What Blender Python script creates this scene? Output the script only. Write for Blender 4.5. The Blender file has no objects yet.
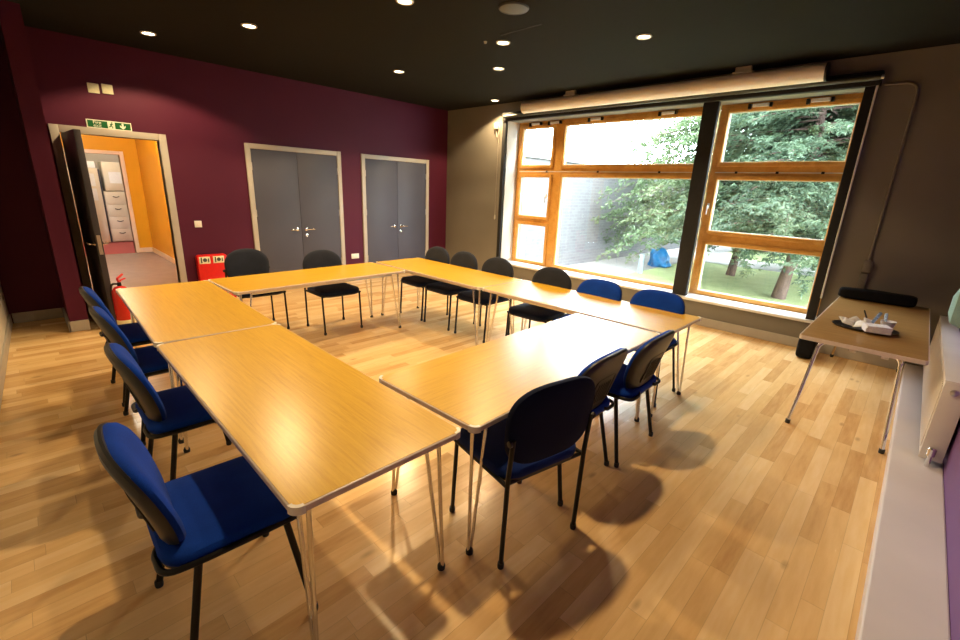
import bpy, bmesh, math, random
from math import sin, cos, pi, sqrt, atan2, radians
from mathutils import Vector, Matrix

SC = bpy.context.scene
COL = SC.collection
RNG = random.Random(7)

# ------------------------------------------------------------------ materials
def new_mat(name):
    m = bpy.data.materials.new(name); m.use_nodes = True
    nt = m.node_tree
    return m, nt, nt.nodes['Principled BSDF']

def N(nt, typ, **kw):
    n = nt.nodes.new(typ)
    for k, v in kw.items():
        if k.startswith('i_'):
            n.inputs[k[2:].replace('_', ' ')].default_value = v
        else:
            setattr(n, k, v)
    return n

def L(nt, a, b): nt.links.new(a, b)

def math_n(nt, op, a, b=None):
    n = nt.nodes.new('ShaderNodeMath'); n.operation = op
    for i, v in enumerate((a, b)):
        if v is None: continue
        if isinstance(v, (int, float)): n.inputs[i].default_value = v
        else: L(nt, v, n.inputs[i])
    return n.outputs[0]

def ramp(nt, fac, stops):
    r = nt.nodes.new('ShaderNodeValToRGB')
    el = r.color_ramp.elements
    while len(el) < len(stops): el.new(.5)
    for e, (p, c) in zip(el, stops):
        e.position = p; e.color = (*c, 1)
    L(nt, fac, r.inputs[0])
    return r.outputs[0]

def coords(nt, kind='Object', scale=(1, 1, 1), rot=(0, 0, 0)):
    t = nt.nodes.new('ShaderNodeTexCoord'); mp = nt.nodes.new('ShaderNodeMapping')
    mp.inputs['Scale'].default_value = scale; mp.inputs['Rotation'].default_value = rot
    L(nt, t.outputs[kind], mp.inputs[0])
    return mp.outputs[0]

def noise(nt, vec, scale, detail=3, rough=.5):
    n = nt.nodes.new('ShaderNodeTexNoise'); n.inputs['Scale'].default_value = scale
    n.inputs['Detail'].default_value = detail; n.inputs['Roughness'].default_value = rough
    L(nt, vec, n.inputs['Vector'])
    return n.outputs['Fac']

def bump(nt, bs, h, strength=.2, dist=.01):
    b = nt.nodes.new('ShaderNodeBump'); b.inputs['Strength'].default_value = strength
    b.inputs['Distance'].default_value = dist
    L(nt, h, b.inputs['Height']); L(nt, b.outputs[0], bs.inputs['Normal'])

def plain(name, col, rough=.5, metal=0.0, var=.12, scale=30, bmp=0.0, spec=None, sheen=0.0, emit=None):
    """A plain surface with a slight procedural variation in tone."""
    m, nt, bs = new_mat(name)
    v = noise(nt, coords(nt), scale)
    a = tuple(max(0, c * (1 - var)) for c in col); b = tuple(min(1, c * (1 + var)) for c in col)
    L(nt, ramp(nt, v, [(.3, a), (.7, b)]), bs.inputs['Base Color'])
    bs.inputs['Roughness'].default_value = rough
    bs.inputs['Metallic'].default_value = metal
    if spec is not None: bs.inputs['Specular IOR Level'].default_value = spec
    if sheen:
        bs.inputs['Sheen Weight'].default_value = sheen
        bs.inputs['Sheen Roughness'].default_value = .4
    if bmp: bump(nt, bs, v, bmp, .004)
    if emit:
        bs.inputs['Emission Color'].default_value = (*emit[0], 1)
        bs.inputs['Emission Strength'].default_value = emit[1]
    return m

def wall_paint(name, col, rough=.6):
    m, nt, bs = new_mat(name)
    v = coords(nt)
    n1 = noise(nt, v, 1.3, 4); n2 = noise(nt, v, 220, 2)
    L(nt, ramp(nt, n1, [(.3, tuple(c * .93 for c in col)), (.7, tuple(c * 1.06 for c in col))]), bs.inputs['Base Color'])
    bs.inputs['Roughness'].default_value = rough
    bs.inputs['Specular IOR Level'].default_value = .2
    bump(nt, bs, n2, .12, .002)
    return m

def fabric(name, col, rough=.9, sheen=.2):
    m, nt, bs = new_mat(name)
    v = coords(nt)
    n1 = noise(nt, v, 420, 2); n2 = noise(nt, v, 9, 3)
    f = math_n(nt, 'ADD', math_n(nt, 'MULTIPLY', n1, .6), math_n(nt, 'MULTIPLY', n2, .4))
    L(nt, ramp(nt, f, [(.35, tuple(c * .75 for c in col)), (.65, tuple(c * 1.25 for c in col))]), bs.inputs['Base Color'])
    bs.inputs['Roughness'].default_value = rough
    bs.inputs['Specular IOR Level'].default_value = .15
    bs.inputs['Sheen Weight'].default_value = sheen
    bump(nt, bs, n1, .25, .002)
    return m

def floor_material():
    """Maple strip floor: boards run along y, 83 mm wide, staggered lengths."""
    m, nt, bs = new_mat('maple_strip_floor')
    t = nt.nodes.new('ShaderNodeTexCoord'); s = nt.nodes.new('ShaderNodeSeparateXYZ')
    L(nt, t.outputs['Object'], s.inputs[0])
    x, y = s.outputs[0], s.outputs[1]
    xs = math_n(nt, 'DIVIDE', x, .083)
    row = math_n(nt, 'FLOOR', xs)
    wn = nt.nodes.new('ShaderNodeTexWhiteNoise'); wn.noise_dimensions = '1D'; L(nt, row, wn.inputs['W'])
    ln = math_n(nt, 'ADD', math_n(nt, 'MULTIPLY', wn.outputs['Value'], .35), .55)
    ys = math_n(nt, 'ADD', math_n(nt, 'DIVIDE', y, ln), math_n(nt, 'MULTIPLY', wn.outputs['Value'], 37.3))
    colm = math_n(nt, 'FLOOR', ys)
    cv = nt.nodes.new('ShaderNodeCombineXYZ'); L(nt, row, cv.inputs[0]); L(nt, colm, cv.inputs[1])
    w2 = nt.nodes.new('ShaderNodeTexWhiteNoise'); w2.noise_dimensions = '2D'; L(nt, cv.outputs[0], w2.inputs['Vector'])
    tone = w2.outputs['Value']
    # grain stretched along the boards, shifted per board
    sh = nt.nodes.new('ShaderNodeVectorMath'); sh.operation = 'MULTIPLY_ADD'
    L(nt, w2.outputs['Color'], sh.inputs[0]); sh.inputs[1].default_value = (9, 9, 9)
    st = nt.nodes.new('ShaderNodeVectorMath'); st.operation = 'MULTIPLY'; st.inputs[1].default_value = (14, 1.6, 1)
    L(nt, t.outputs['Object'], st.inputs[0]); L(nt, st.outputs[0], sh.inputs[2])
    grain = noise(nt, sh.outputs[0], 2.2, 5, .6)
    f = math_n(nt, 'ADD', math_n(nt, 'MULTIPLY', tone, .48), math_n(nt, 'MULTIPLY', grain, .52))
    c = ramp(nt, f, [(.14, (.54, .30, .115)), (.36, (.71, .45, .195)), (.6, (.81, .555, .265)), (.86, (.88, .66, .37))])
    # darker heartwood streaks and small knots
    kn = nt.nodes.new('ShaderNodeTexVoronoi'); kn.inputs['Scale'].default_value = 1.0
    ks = nt.nodes.new('ShaderNodeVectorMath'); ks.operation = 'MULTIPLY'; ks.inputs[1].default_value = (5.5, 2.2, 1)
    L(nt, t.outputs['Object'], ks.inputs[0]); L(nt, ks.outputs[0], kn.inputs['Vector'])
    k = ramp(nt, kn.outputs['Distance'], [(.03, (1, 1, 1)), (.11, (0, 0, 0))])
    mx = nt.nodes.new('ShaderNodeMix'); mx.data_type = 'RGBA'
    kk = math_n(nt, 'MULTIPLY', k, math_n(nt, 'MULTIPLY', grain, .8))
    L(nt, kk, mx.inputs[0]); L(nt, c, mx.inputs[6]); mx.inputs[7].default_value = (.16, .06, .02, 1)
    # joints between boards
    fx = math_n(nt, 'FRACT', xs); fy = math_n(nt, 'FRACT', ys)
    gx = math_n(nt, 'LESS_THAN', fx, .018); gy = math_n(nt, 'LESS_THAN', fy, .0025)
    g = math_n(nt, 'MAXIMUM', gx, gy)
    m2 = nt.nodes.new('ShaderNodeMix'); m2.data_type = 'RGBA'
    L(nt, math_n(nt, 'MULTIPLY', g, .4), m2.inputs[0]); L(nt, mx.outputs[2], m2.inputs[6]); m2.inputs[7].default_value = (.2, .1, .04, 1)
    L(nt, m2.outputs[2], bs.inputs['Base Color'])
    L(nt, ramp(nt, grain, [(.2, (.17,) * 3), (.8, (.28,) * 3)]), bs.inputs['Roughness'])
    bs.inputs['Specular IOR Level'].default_value = .5
    return m

def wood(name, c0, c1, c2, rough=.3, stretch=(1.2, 16, 16), scale=2.0, dist=3.0):
    m, nt, bs = new_mat(name)
    v = coords(nt, 'Object', stretch)
    w = nt.nodes.new('ShaderNodeTexNoise'); w.inputs['Scale'].default_value = scale
    w.inputs['Detail'].default_value = 6; w.inputs['Distortion'].default_value = dist * .3
    L(nt, v, w.inputs['Vector'])
    fine = noise(nt, coords(nt, 'Object', (stretch[0] * 4, stretch[1] * 6, stretch[2] * 6)), scale * 2, 2)
    f = math_n(nt, 'ADD', math_n(nt, 'MULTIPLY', w.outputs['Fac'], .7), math_n(nt, 'MULTIPLY', fine, .3))
    L(nt, ramp(nt, f, [(.33, c0), (.5, c1), (.68, c2)]), bs.inputs['Base Color'])
    bs.inputs['Roughness'].default_value = rough
    return m

def brick_material():
    m, nt, bs = new_mat('pale_brick')
    v = coords(nt, 'Object', (1, 1, 1), (0, 0, 0))
    s = nt.nodes.new('ShaderNodeSeparateXYZ'); L(nt, v, s.inputs[0])
    c = nt.nodes.new('ShaderNodeCombineXYZ'); L(nt, s.outputs[1], c.inputs[0]); L(nt, s.outputs[2], c.inputs[1])
    b = nt.nodes.new('ShaderNodeTexBrick'); L(nt, c.outputs[0], b.inputs['Vector'])
    b.inputs['Scale'].default_value = 1; b.inputs['Brick Width'].default_value = .225
    b.inputs['Row Height'].default_value = .075; b.inputs['Mortar Size'].default_value = .007
    b.inputs['Color1'].default_value = (.178, .172, .18, 1); b.inputs['Color2'].default_value = (.14, .136, .145, 1)
    b.inputs['Mortar'].default_value = (.20, .196, .20, 1)
    L(nt, b.outputs['Color'], bs.inputs['Base Color']); bs.inputs['Roughness'].default_value = .9
    return m

def glass_material():
    m, nt, bs = new_mat('window_glass')
    nt.nodes.remove(bs)
    out = nt.nodes['Material Output']
    tr = N(nt, 'ShaderNodeBsdfTransparent'); gl = N(nt, 'ShaderNodeBsdfGlossy'); gl.inputs['Roughness'].default_value = .02
    tr.inputs['Color'].default_value = (.96, .985, .98, 1)
    lw = N(nt, 'ShaderNodeLayerWeight'); lw.inputs['Blend'].default_value = .5
    fr = math_n(nt, 'ADD', math_n(nt, 'MULTIPLY', math_n(nt, 'POWER', lw.outputs['Facing'], 5.0), .9), .035)
    mx = N(nt, 'ShaderNodeMixShader')
    L(nt, fr, mx.inputs[0]); L(nt, tr.outputs[0], mx.inputs[1]); L(nt, gl.outputs[0], mx.inputs[2])
    L(nt, mx.outputs[0], out.inputs[0])
    return m

def leaf_material(name, c0, c1, c2):
    m, nt, bs = new_mat(name)
    v = coords(nt)
    n = noise(nt, v, 1.1, 3); n2 = noise(nt, v, 9, 2)
    f = math_n(nt, 'ADD', math_n(nt, 'MULTIPLY', n, .5), math_n(nt, 'MULTIPLY', n2, .5))
    c = ramp(nt, f, [(.35, c0), (.52, c1), (.68, c2)])
    L(nt, c, bs.inputs['Base Color']); bs.inputs['Roughness'].default_value = .6
    out = nt.nodes['Material Output']
    tl = N(nt, 'ShaderNodeBsdfTranslucent'); L(nt, c, tl.inputs['Color'])
    mx = N(nt, 'ShaderNodeMixShader'); mx.inputs[0].default_value = .4
    L(nt, bs.outputs[0], mx.inputs[1]); L(nt, tl.outputs[0], mx.inputs[2]); L(nt, mx.outputs[0], out.inputs[0])
    return m

def grass_material():
    m, nt, bs = new_mat('lawn_grass')
    v = coords(nt)
    n = noise(nt, v, 2.5, 5, .7); n2 = noise(nt, v, 60, 2)
    f = math_n(nt, 'ADD', math_n(nt, 'MULTIPLY', n, .5), math_n(nt, 'MULTIPLY', n2, .5))
    L(nt, ramp(nt, f, [(.3, (0.230, 0.310, 0.104)), (.5, (0.346, 0.414, 0.172)), (.7, (0.460, 0.496, 0.252))]), bs.inputs['Base Color'])
    bs.inputs['Roughness'].default_value = .9
    bump(nt, bs, n2, .6, .03)
    return m

M = {}
M['maroon'] = wall_paint('maroon_paint', (.076, .009, .029))
M['taupe'] = wall_paint('taupe_paint', (.195, .178, .150))
M['purple'] = wall_paint('purple_paint', (.17, .085, .24))
M['cream'] = wall_paint('cream_paint', (.55, .51, .44))
M['ceiling'] = wall_paint('near_black_ceiling_paint', (.007, .0065, .005), .9)
M['trim'] = plain('grey_trim_paint', (.42, .385, .335), .45, var=.05, scale=4)
M['skirt'] = plain('skirting_paint', (.40, .37, .33), .45, var=.05, scale=4)
M['floor'] = floor_material()
M['oak'] = wood('oak_laminate', (.54, .29, .018), (.62, .36, .026), (.68, .415, .038), .29, (1.6, 34, 20), 2.2)
M['oak2'] = wood('worn_oak_laminate', (.29, .155, .045), (.36, .20, .06), (.42, .245, .085), .33, (1.2, 24, 16))
M['edge'] = plain('pinkish_grey_edging', (.66, .56, .50), .35, var=.06)
M['cap'] = plain('white_plastic_cap', (.75, .72, .66), .4, var=.03)
M['chrome'] = plain('chrome', (.78, .76, .74), .14, 1.0, var=.03)
M['steel'] = plain('brushed_steel', (.62, .61, .60), .28, 1.0, var=.06, scale=80)
M['rubber'] = plain('black_rubber', (.02, .02, .02), .7)
M['blue'] = fabric('royal_blue_fabric', (.002, .036, .30), .95, .03)
M['navy'] = fabric('navy_fabric', (.005, .009, .030), .95, .03)
M['charcoal'] = fabric('charcoal_fabric', (.020, .024, .038), .95, .05)
M['midnavy'] = fabric('mid_navy_seat_fabric', (.003, .018, .12), .9, .05)
M['seatnavy'] = fabric('dark_navy_seat_fabric', (.005, .016, .062), .75, .1)
M['plastic'] = plain('black_plastic', (.020, .019, .018), .42, var=.1)
M['black_metal'] = plain('black_enamel', (.006, .006, .006), .38, var=.1, spec=.3)
M['door'] = wall_paint('slate_door_paint', (.074, .076, .104), .45)
M['doordark'] = wall_paint('dark_slate_door_paint', (.06, .055, .062), .4)
M['pine'] = wood('varnished_pine', (.54, .25, .045), (.64, .32, .065), (.72, .39, .10), .35, (2, 2, 2), 3.0)
M['alu'] = plain('white_window_bead', (.72, .74, .76), .4, var=.03)
M['white'] = plain('white_enamel', (.72, .69, .67), .35, var=.03, scale=5)
M['box'] = plain('white_boxing_paint', (.66, .62, .64), .4, var=.04, scale=3)
M['sill'] = plain('white_sill', (.72, .71, .70), .4, var=.03, scale=4)
M['blackcloth'] = plain('blackout_cloth', (.008, .008, .009), .8, var=.2)
M['darkrail'] = plain('dark_grey_rail', (.06, .065, .06), .35, .4, var=.1)
M['glass'] = glass_material()
M['brick'] = brick_material()
M['paving'] = plain('pale_paving', (0.269, 0.255, 0.239), .9, var=.1, scale=3)
M['coping'] = plain('coping_stone', (.55, .55, .55), .8)
M['leafA'] = leaf_material('conifer_leaf', (0.065, 0.108, 0.048), (0.135, 0.189, 0.091), (0.270, 0.307, 0.173))
M['leafB'] = leaf_material('darker_conifer_leaf', (0.037, 0.070, 0.040), (0.078, 0.124, 0.070), (0.166, 0.207, 0.120))
M['bark'] = wood('bark', (.045, .026, .02), (.085, .05, .038), (.13, .085, .065), .9, (9, 9, 1.5), 2.0)
M['grass'] = grass_material()
M['tarp'] = plain('blue_tarpaulin', (0.011, 0.144, 0.357), .4, var=.2, scale=6)
M['post'] = plain('grey_post_paint', (.30, .36, .42), .5)
M['red'] = plain('red_plastic', (.62, .012, .010), .35, var=.05)
M['redcyl'] = plain('red_enamel', (.55, .015, .012), .25, var=.04)
M['label'] = plain('pale_label', (.75, .72, .50), .5, var=.05)
M['ink'] = plain('dark_ink', (.05, .05, .04), .6)
M['signgreen'] = plain('sign_green', (.002, .10, .022), .4, var=.05)
M['signwhite'] = plain('sign_white', (.72, .74, .62), .5, var=.03)
M['paper'] = plain('white_paper', (.80, .80, .78), .7, var=.03)
M['orange'] = wall_paint('orange_paint', (.68, .31, .012), .4)
M['peach'] = plain('peach_trim', (.72, .52, .33), .5, var=.04, scale=4)
M['creamunit'] = plain('cream_laminate', (.72, .64, .48), .4, var=.04, scale=4)
M['pinkcarpet'] = plain('pink_carpet', (.50, .12, .12), .95, var=.15, scale=120, bmp=.3)
M['vinyl'] = plain('grey_mauve_vinyl', (.30, .25, .235), .45, var=.08, scale=6)
M['corrceil'] = wall_paint('corridor_ceiling_paint', (.66, .42, .16))
M['napkin'] = plain('napkin_paper', (.74, .72, .76), .8, var=.05, scale=60)
M['sachet'] = plain('sachet_paper', (.72, .70, .66), .6, var=.08, scale=40)
M['sachetblue'] = plain('blue_stripe_sachet', (.25, .38, .62), .5, var=.5, scale=90)
M['tray'] = plain('black_tray', (.012, .012, .014), .3)
M['screen'] = plain('ivory_screen_case', (.90, .83, .75), .45, var=.03, scale=4)
M['lampon'] = plain('lit_lamp', (.9, .85, .7), .3, emit=((1, .86, .62), 14))
M['lampoff'] = plain('unlit_lamp_reflector', (.62, .60, .52), .25, .3, var=.2, scale=60)
M['trimring'] = plain('lamp_trim', (.66, .63, .56), .35, .2)
M['mesh'] = plain('speaker_grille', (.10, .115, .125), .6, var=.3, scale=400)
M['tube'] = plain('corridor_tube', (.9, .9, .85), .3, emit=((1, .9, .72), 9))
M['teal'] = fabric('pale_teal_cloth', (.28, .46, .42))
M['bag'] = plain('black_nylon', (.006, .006, .008), .85, var=.3, scale=25, bmp=.2, spec=.15)
M['concrete'] = plain('grey_cable_cover', (.17, .155, .13), .5)

# ------------------------------------------------------------------ mesh helpers
def obj(name, bm, mat, parent=None, sharp=38, smooth=True):
    bmesh.ops.remove_doubles(bm, verts=bm.verts, dist=1e-6)
    bmesh.ops.recalc_face_normals(bm, faces=bm.faces)
    for f in bm.faces: f.smooth = smooth
    lim = radians(sharp)
    for e in bm.edges:
        e.smooth = not (len(e.link_faces) != 2 or e.calc_face_angle(0) > lim)
    me = bpy.data.meshes.new(name); bm.to_mesh(me); bm.free()
    me.materials.append(mat)
    o = bpy.data.objects.new(name, me); COL.objects.link(o)
    if parent is not None: o.parent = parent
    return o

def thing(name, label, cat, loc=(0, 0, 0), rz=0, group=None, kind=None):
    o = bpy.data.objects.new(name, None); COL.objects.link(o)
    o.empty_display_size = .1
    o.location = loc; o.rotation_euler = (0, 0, rz)
    return tag(o, label, cat, group, kind)

def tag(o, label, cat, group=None, kind=None):
    o['label'] = label; o['category'] = cat
    if group: o['group'] = group
    if kind: o['kind'] = kind
    return o

def struct(name, bm, mat, label, cat, smooth=False):
    o = obj(name, bm, mat, smooth=smooth)
    return tag(o, label, cat, kind='structure')

def dup(root, loc, rz, label, group=None):
    r = root.copy(); COL.objects.link(r); r.location = loc; r.rotation_euler = (0, 0, rz)
    r['label'] = label
    if group: r['group'] = group
    for ch in list(root.children):
        c = ch.copy(); COL.objects.link(c); c.parent = r
        for g in list(ch.children):
            d = g.copy(); COL.objects.link(d); d.parent = c
    return r

def box(bm, lo, hi, bev=0.0, seg=2, mat=None):
    t = bmesh.new()
    bmesh.ops.create_cube(t, size=1)
    s = [hi[i] - lo[i] for i in range(3)]; c = [(hi[i] + lo[i]) / 2 for i in range(3)]
    for v in t.verts: v.co = Vector((v.co[0] * s[0] + c[0], v.co[1] * s[1] + c[1], v.co[2] * s[2] + c[2]))
    if bev > 0:
        bmesh.ops.bevel(t, geom=list(t.edges), offset=min(bev, min(map(abs, s)) * .45), segments=seg, affect='EDGES', profile=.5)
    if mat is not None: bmesh.ops.transform(t, matrix=mat, verts=t.verts)
    merge(bm, t)
    return bm

def merge(bm, t):
    vm = [bm.verts.new(v.co) for v in t.verts]
    t.verts.index_update()
    for f in t.faces:
        try: bm.faces.new([vm[v.index] for v in f.verts])
        except ValueError: pass
    t.free()

def B(lo, hi, bev=0.0, seg=2): return box(bmesh.new(), lo, hi, bev, seg)

def fillet(pts, r, n=6):
    """Round the inner corners of a polyline."""
    pts = [Vector(p) for p in pts]; out = [pts[0]]
    for i in range(1, len(pts) - 1):
        p, a, b = pts[i], pts[i - 1], pts[i + 1]
        da, db = (a - p), (b - p)
        k = min(r, da.length * .49, db.length * .49)
        pa, pb = p + da.normalized() * k, p + db.normalized() * k
        for j in range(n + 1):
            t = j / n
            out.append(pa * (1 - t) ** 2 + p * 2 * t * (1 - t) + pb * t * t)
    out.append(pts[-1])
    return out

def tube(bm, pts, r, seg=10, closed=False, cap=True, ry=None):
    pts = [Vector(p) for p in pts]
    n = len(pts); rings = []
    ry = r if ry is None else ry
    up = None
    for i, p in enumerate(pts):
        if closed: d = (pts[(i + 1) % n] - pts[i - 1])
        else: d = pts[min(i + 1, n - 1)] - pts[max(i - 1, 0)]
        d.normalize()
        if up is None:
            up = Vector((0, 0, 1)) if abs(d.z) < .9 else Vector((0, 1, 0))
        s = d.cross(up); s.normalize(); up = s.cross(d); up.normalize()
        rad = r[i] if isinstance(r, (list, tuple)) else r
        rady = ry[i] if isinstance(ry, (list, tuple)) else ry
        rings.append([bm.verts.new(p + s * (cos(2 * pi * k / seg) * rad) + up * (sin(2 * pi * k / seg) * rady)) for k in range(seg)])
    m = n if closed else n - 1
    for i in range(m):
        a, b = rings[i], rings[(i + 1) % n]
        for k in range(seg):
            bm.faces.new((a[k], a[(k + 1) % seg], b[(k + 1) % seg], b[k]))
    if cap and not closed:
        bm.faces.new(rings[0]); bm.faces.new(rings[-1])
    return bm

def lathe(bm, prof, seg=24, mat=None):
    """prof: (radius, z) pairs; closed at the ends when the radius is 0."""
    rings = []
    for r, z in prof:
        if r < 1e-6:
            v = bm.verts.new(mat @ Vector((0, 0, z)) if mat else Vector((0, 0, z))); rings.append([v])
        else:
            ring = []
            for k in range(seg):
                a = 2 * pi * k / seg
                c = Vector((r * cos(a), r * sin(a), z)); ring.append(bm.verts.new(mat @ c if mat else c))
            rings.append(ring)
    for a, b in zip(rings, rings[1:]):
        for k in range(seg):
            k2 = (k + 1) % seg
            if len(a) == 1 and len(b) == 1: continue
            if len(a) == 1: bm.faces.new((a[0], b[k], b[k2]))
            elif len(b) == 1: bm.faces.new((a[k], a[k2], b[0]))
            else: bm.faces.new((a[k], a[k2], b[k2], b[k]))
    return bm

def rings_solid(bm, rings, f):
    """Stack of rings of points (each a list of (u,v,w)); mapped by f; capped."""
    R = [[bm.verts.new(f(*p)) for p in ring] for ring in rings]
    n = len(R[0])
    for a, b in zip(R, R[1:]):
        for k in range(n):
            bm.faces.new((a[k], a[(k + 1) % n], b[(k + 1) % n], b[k]))
    bm.faces.new(R[0]); bm.faces.new(R[-1])
    return bm

def pad(bm, outline, prof, f):
    """A cushion: the outline scaled by s at height w for each (s, w) of prof."""
    return rings_solid(bm, [[(u * s, v * s, w) for u, v in outline] for s, w in prof], f)

def rrect(w, h, r, n=7):
    out = []
    for cx, cy, a0 in ((w / 2 - r, h / 2 - r, 0), (-w / 2 + r, h / 2 - r, 90), (-w / 2 + r, -h / 2 + r, 180), (w / 2 - r, -h / 2 + r, 270)):
        for i in range(n + 1):
            a = radians(a0 + 90 * i / n); out.append((cx + r * cos(a), cy + r * sin(a)))
    return out

def prism(bm, outline, z0, z1, f=None):
    f = f or (lambda u, v, w: Vector((u, v, w)))
    return rings_solid(bm, [[(u, v, z0) for u, v in outline], [(u, v, z1) for u, v in outline]], f)

# ------------------------------------------------------------------ the room
W, H, YL = 7.4065, 3.028, -6.62
ZT = .6935
T = .12

fl = struct('floor', B((0, YL, -.12), (W, 0, 0)), M['floor'], 'pale maple strip floor of the meeting room', 'floor')
struct('ceiling', B((-.2, YL - .2, H), (W + .2, .35, H + .2)), M['ceiling'], 'near black painted ceiling with recessed lights', 'ceiling')

# maroon wall (x = 0) with the doorway
DY0, DY1, DZ = -5.645, -4.735, 2.035
bm = bmesh.new()
box(bm, (-T, YL, 0), (0, DY0, H)); box(bm, (-T, DY1, 0), (0, .35, H)); box(bm, (-T, DY0, DZ), (0, DY1, H))
struct('wall_left', bm, M['maroon'], 'maroon wall with the open doorway and two grey double doors', 'wall')
struct('wall_recess', B((0.0, YL, 0), (.12, -5.935, H)), M['maroon'], 'dark maroon recess beside the narrow pier at far left', 'wall')
struct('wall_pier', B((0.0, -5.935, 0), (.84, -5.785, H)), M['maroon'], 'narrow maroon pier standing left of the open door', 'wall')
BACKM = Matrix.Translation((0, -6.376, 0)) @ Matrix.Rotation(-.0295, 4, 'Z')
# the wall beside the camera, cream
struct('wall_back', box(bmesh.new(), (-T - .3, -T, 0), (W + T, 0, H), 0, 2, BACKM), M['cream'], 'cream wall at the far left edge beside the recess', 'wall')
# right wall, purple
struct('wall_right', B((W, YL - T, 0), (W + T, .35, H)), M['purple'], 'purple wall behind the white radiator', 'wall')
# window wall (y = 0) with the opening
WX0, WX1, WZ0, WZ1 = 1.545, 6.35, .345, 2.745
WT = .42
bm = bmesh.new()
box(bm, (0, 0, 0), (WX0, WT, H)); box(bm, (WX1, 0, 0), (W, WT, H))
box(bm, (WX0, 0, 0), (WX1, WT, WZ0)); box(bm, (WX0, 0, WZ1), (WX1, WT, H))
struct('wall_window', bm, M['taupe'], 'taupe wall around the big timber window', 'wall')

def skirt(name, lo, hi, label):
    struct(name, B(lo, hi, .006, 2), M['skirt'], label, 'skirting board')
SK = .114
skirt('baseboard_window', (0.001, -.018, .001), (W - .25, 0, SK), 'grey skirting board under the big window')
skirt('baseboard_left', (0, -.46, .001), (.018, -.02, SK), 'grey skirting board right of the second double door')
skirt('baseboard_doors', (0, -2.28, .001), (.018, -1.93, SK), 'short grey skirting board between the double doors')
skirt('baseboard_maroon', (0, -4.645, .001), (.018, -3.755, SK), 'grey skirting board behind the red fire point')
skirt('baseboard_recess', (.12, -6.36, .001), (.138, -5.954, SK), 'grey skirting board along the dark maroon recess')
bm = bmesh.new()
box(bm, (.12, -5.953, .001), (.858, -5.935, SK), .004); box(bm, (.84, -5.953, .001), (.858, -5.785, SK), .004)
struct('baseboard_pier', bm, M['skirt'], 'grey skirting board wrapped around the maroon pier', 'skirting board')
struct('baseboard_back', box(bmesh.new(), (.14, 0, .001), (4.6, .012, SK), .004, 2, BACKM), M['skirt'], 'skirting board at the foot of the cream wall', 'skirting board')
# white pipe boxing along the right wall
struct('trim_1', B((7.16, YL + .02, .001), (W, -.02, .095), .008), M['box'], 'low white pipe boxing along the right wall floor', 'pipe boxing')

# ---- door frames
def door_frame(name, y0, y1, z1, fw, label, parent=None, depth=.03):
    bm = bmesh.new()
    box(bm, (-.05, y0, 0), (depth, y0 + fw, z1), .004); box(bm, (-.05, y1 - fw, 0), (depth, y1, z1), .004)
    box(bm, (-.05, y0 + fw, z1 - fw), (depth, y1 - fw, z1), .004)
    return bm

def lever(bm, at, y_dir, x_face, r=.009):
    """Rose plate and lever handle on a face at x = x_face."""
    y, z = at
    mt = Matrix.Translation((x_face, y, z)) @ Matrix.Rotation(pi / 2, 4, 'Y')
    lathe(bm, [(0, 0), (.026, 0), (.026, .008), (.02, .011), (0, .011)], 18, mt)
    tube(bm, fillet([(x_face + .01, y, z), (x_face + .052, y, z), (x_face + .052, y + y_dir * .12, z)], .018), r, 10)

def double_door(n, y0, y1, label):
    t = thing('door_%d' % n, label, 'door', (0, 0, 0), kind='structure')
    z1 = 2.105; fw = .068
    obj('door_frame', door_frame('f', y0, y1, z1, fw, ''), M['trim'], t)
    mid = (y0 + y1) / 2
    for s, (a, b) in enumerate(((y0 + fw + .003, mid - .002), (mid + .002, y1 - fw - .003))):
        lf = obj('door_leaf', B((.001, a, .008), (.019, b, z1 - fw - .003), .003), M['door'], t)
        hy = mid - .07 if s == 0 else mid + .07
        bm = bmesh.new(); lever(bm, (hy, .90), -1 if s == 0 else 1, .019)
        obj('door_handle', bm, M['chrome'], lf)
        if s == 1:
            bm = bmesh.new()
            lathe(bm, [(0, 0), (.022, 0), (.022, .007), (.009, .009), (0, .006)], 18, Matrix.Translation((.019, hy, .805)) @ Matrix.Rotation(pi / 2, 4, 'Y'))
            obj('keyhole_plate', bm, M['chrome'], lf)
        hx = a if s == 0 else b
        for z in (.35, 1.15, 1.8):
            bm = bmesh.new(); tube(bm, [(.02, hx, z - .05), (.02, hx, z + .05)], .007, 8)
            obj('hinge', bm, M['steel'], lf)
    return t
double_door(2, -3.745, -2.294, 'wider grey double door nearer the open doorway')
double_door(3, -1.922, -.474, 'grey double door nearest the window wall corner')

# ---- open door
t = thing('door_1', 'open dark door with steel lever at the orange corridor', 'door', (0, 0, 0), kind='structure')
bm = bmesh.new()
box(bm, (-T - .01, -5.723, 0), (.028, DY0, 2.11), .004); box(bm, (-T - .01, DY1, 0), (.028, -4.659, 2.11), .004)
box(bm, (-T - .01, DY0, DZ), (.028, DY1, 2.11), .004)
obj('door_frame', bm, M['trim'], t)
ang = radians(2.5)
mt = Matrix.Translation((.035, -5.64, 0)) @ Matrix.Rotation(ang, 4, 'Z')
bm = bmesh.new(); box(bm, (0, 0, .01), (.875, .054, 2.02), .003, 2, mt)
leaf = obj('door_leaf', bm, M['doordark'], t)
bm = bmesh.new()
for s in (-1, 1):
    yb = -.001 if s < 0 else .055
    m2 = mt @ Matrix.Translation((.82, yb, .905)) @ Matrix.Rotation(-s * pi / 2, 4, 'X')
    lathe(bm, [(0, 0), (.026, 0), (.026, .008), (0, .011)], 18, m2)
    p = [mt @ Vector(q) for q in ((.82, yb, .905), (.82, yb + s * .05, .905), (.71, yb + s * .05, .905))]
    tube(bm, fillet(p, .018), .0095, 10)
obj('door_handle', bm, M['chrome'], leaf)
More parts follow.
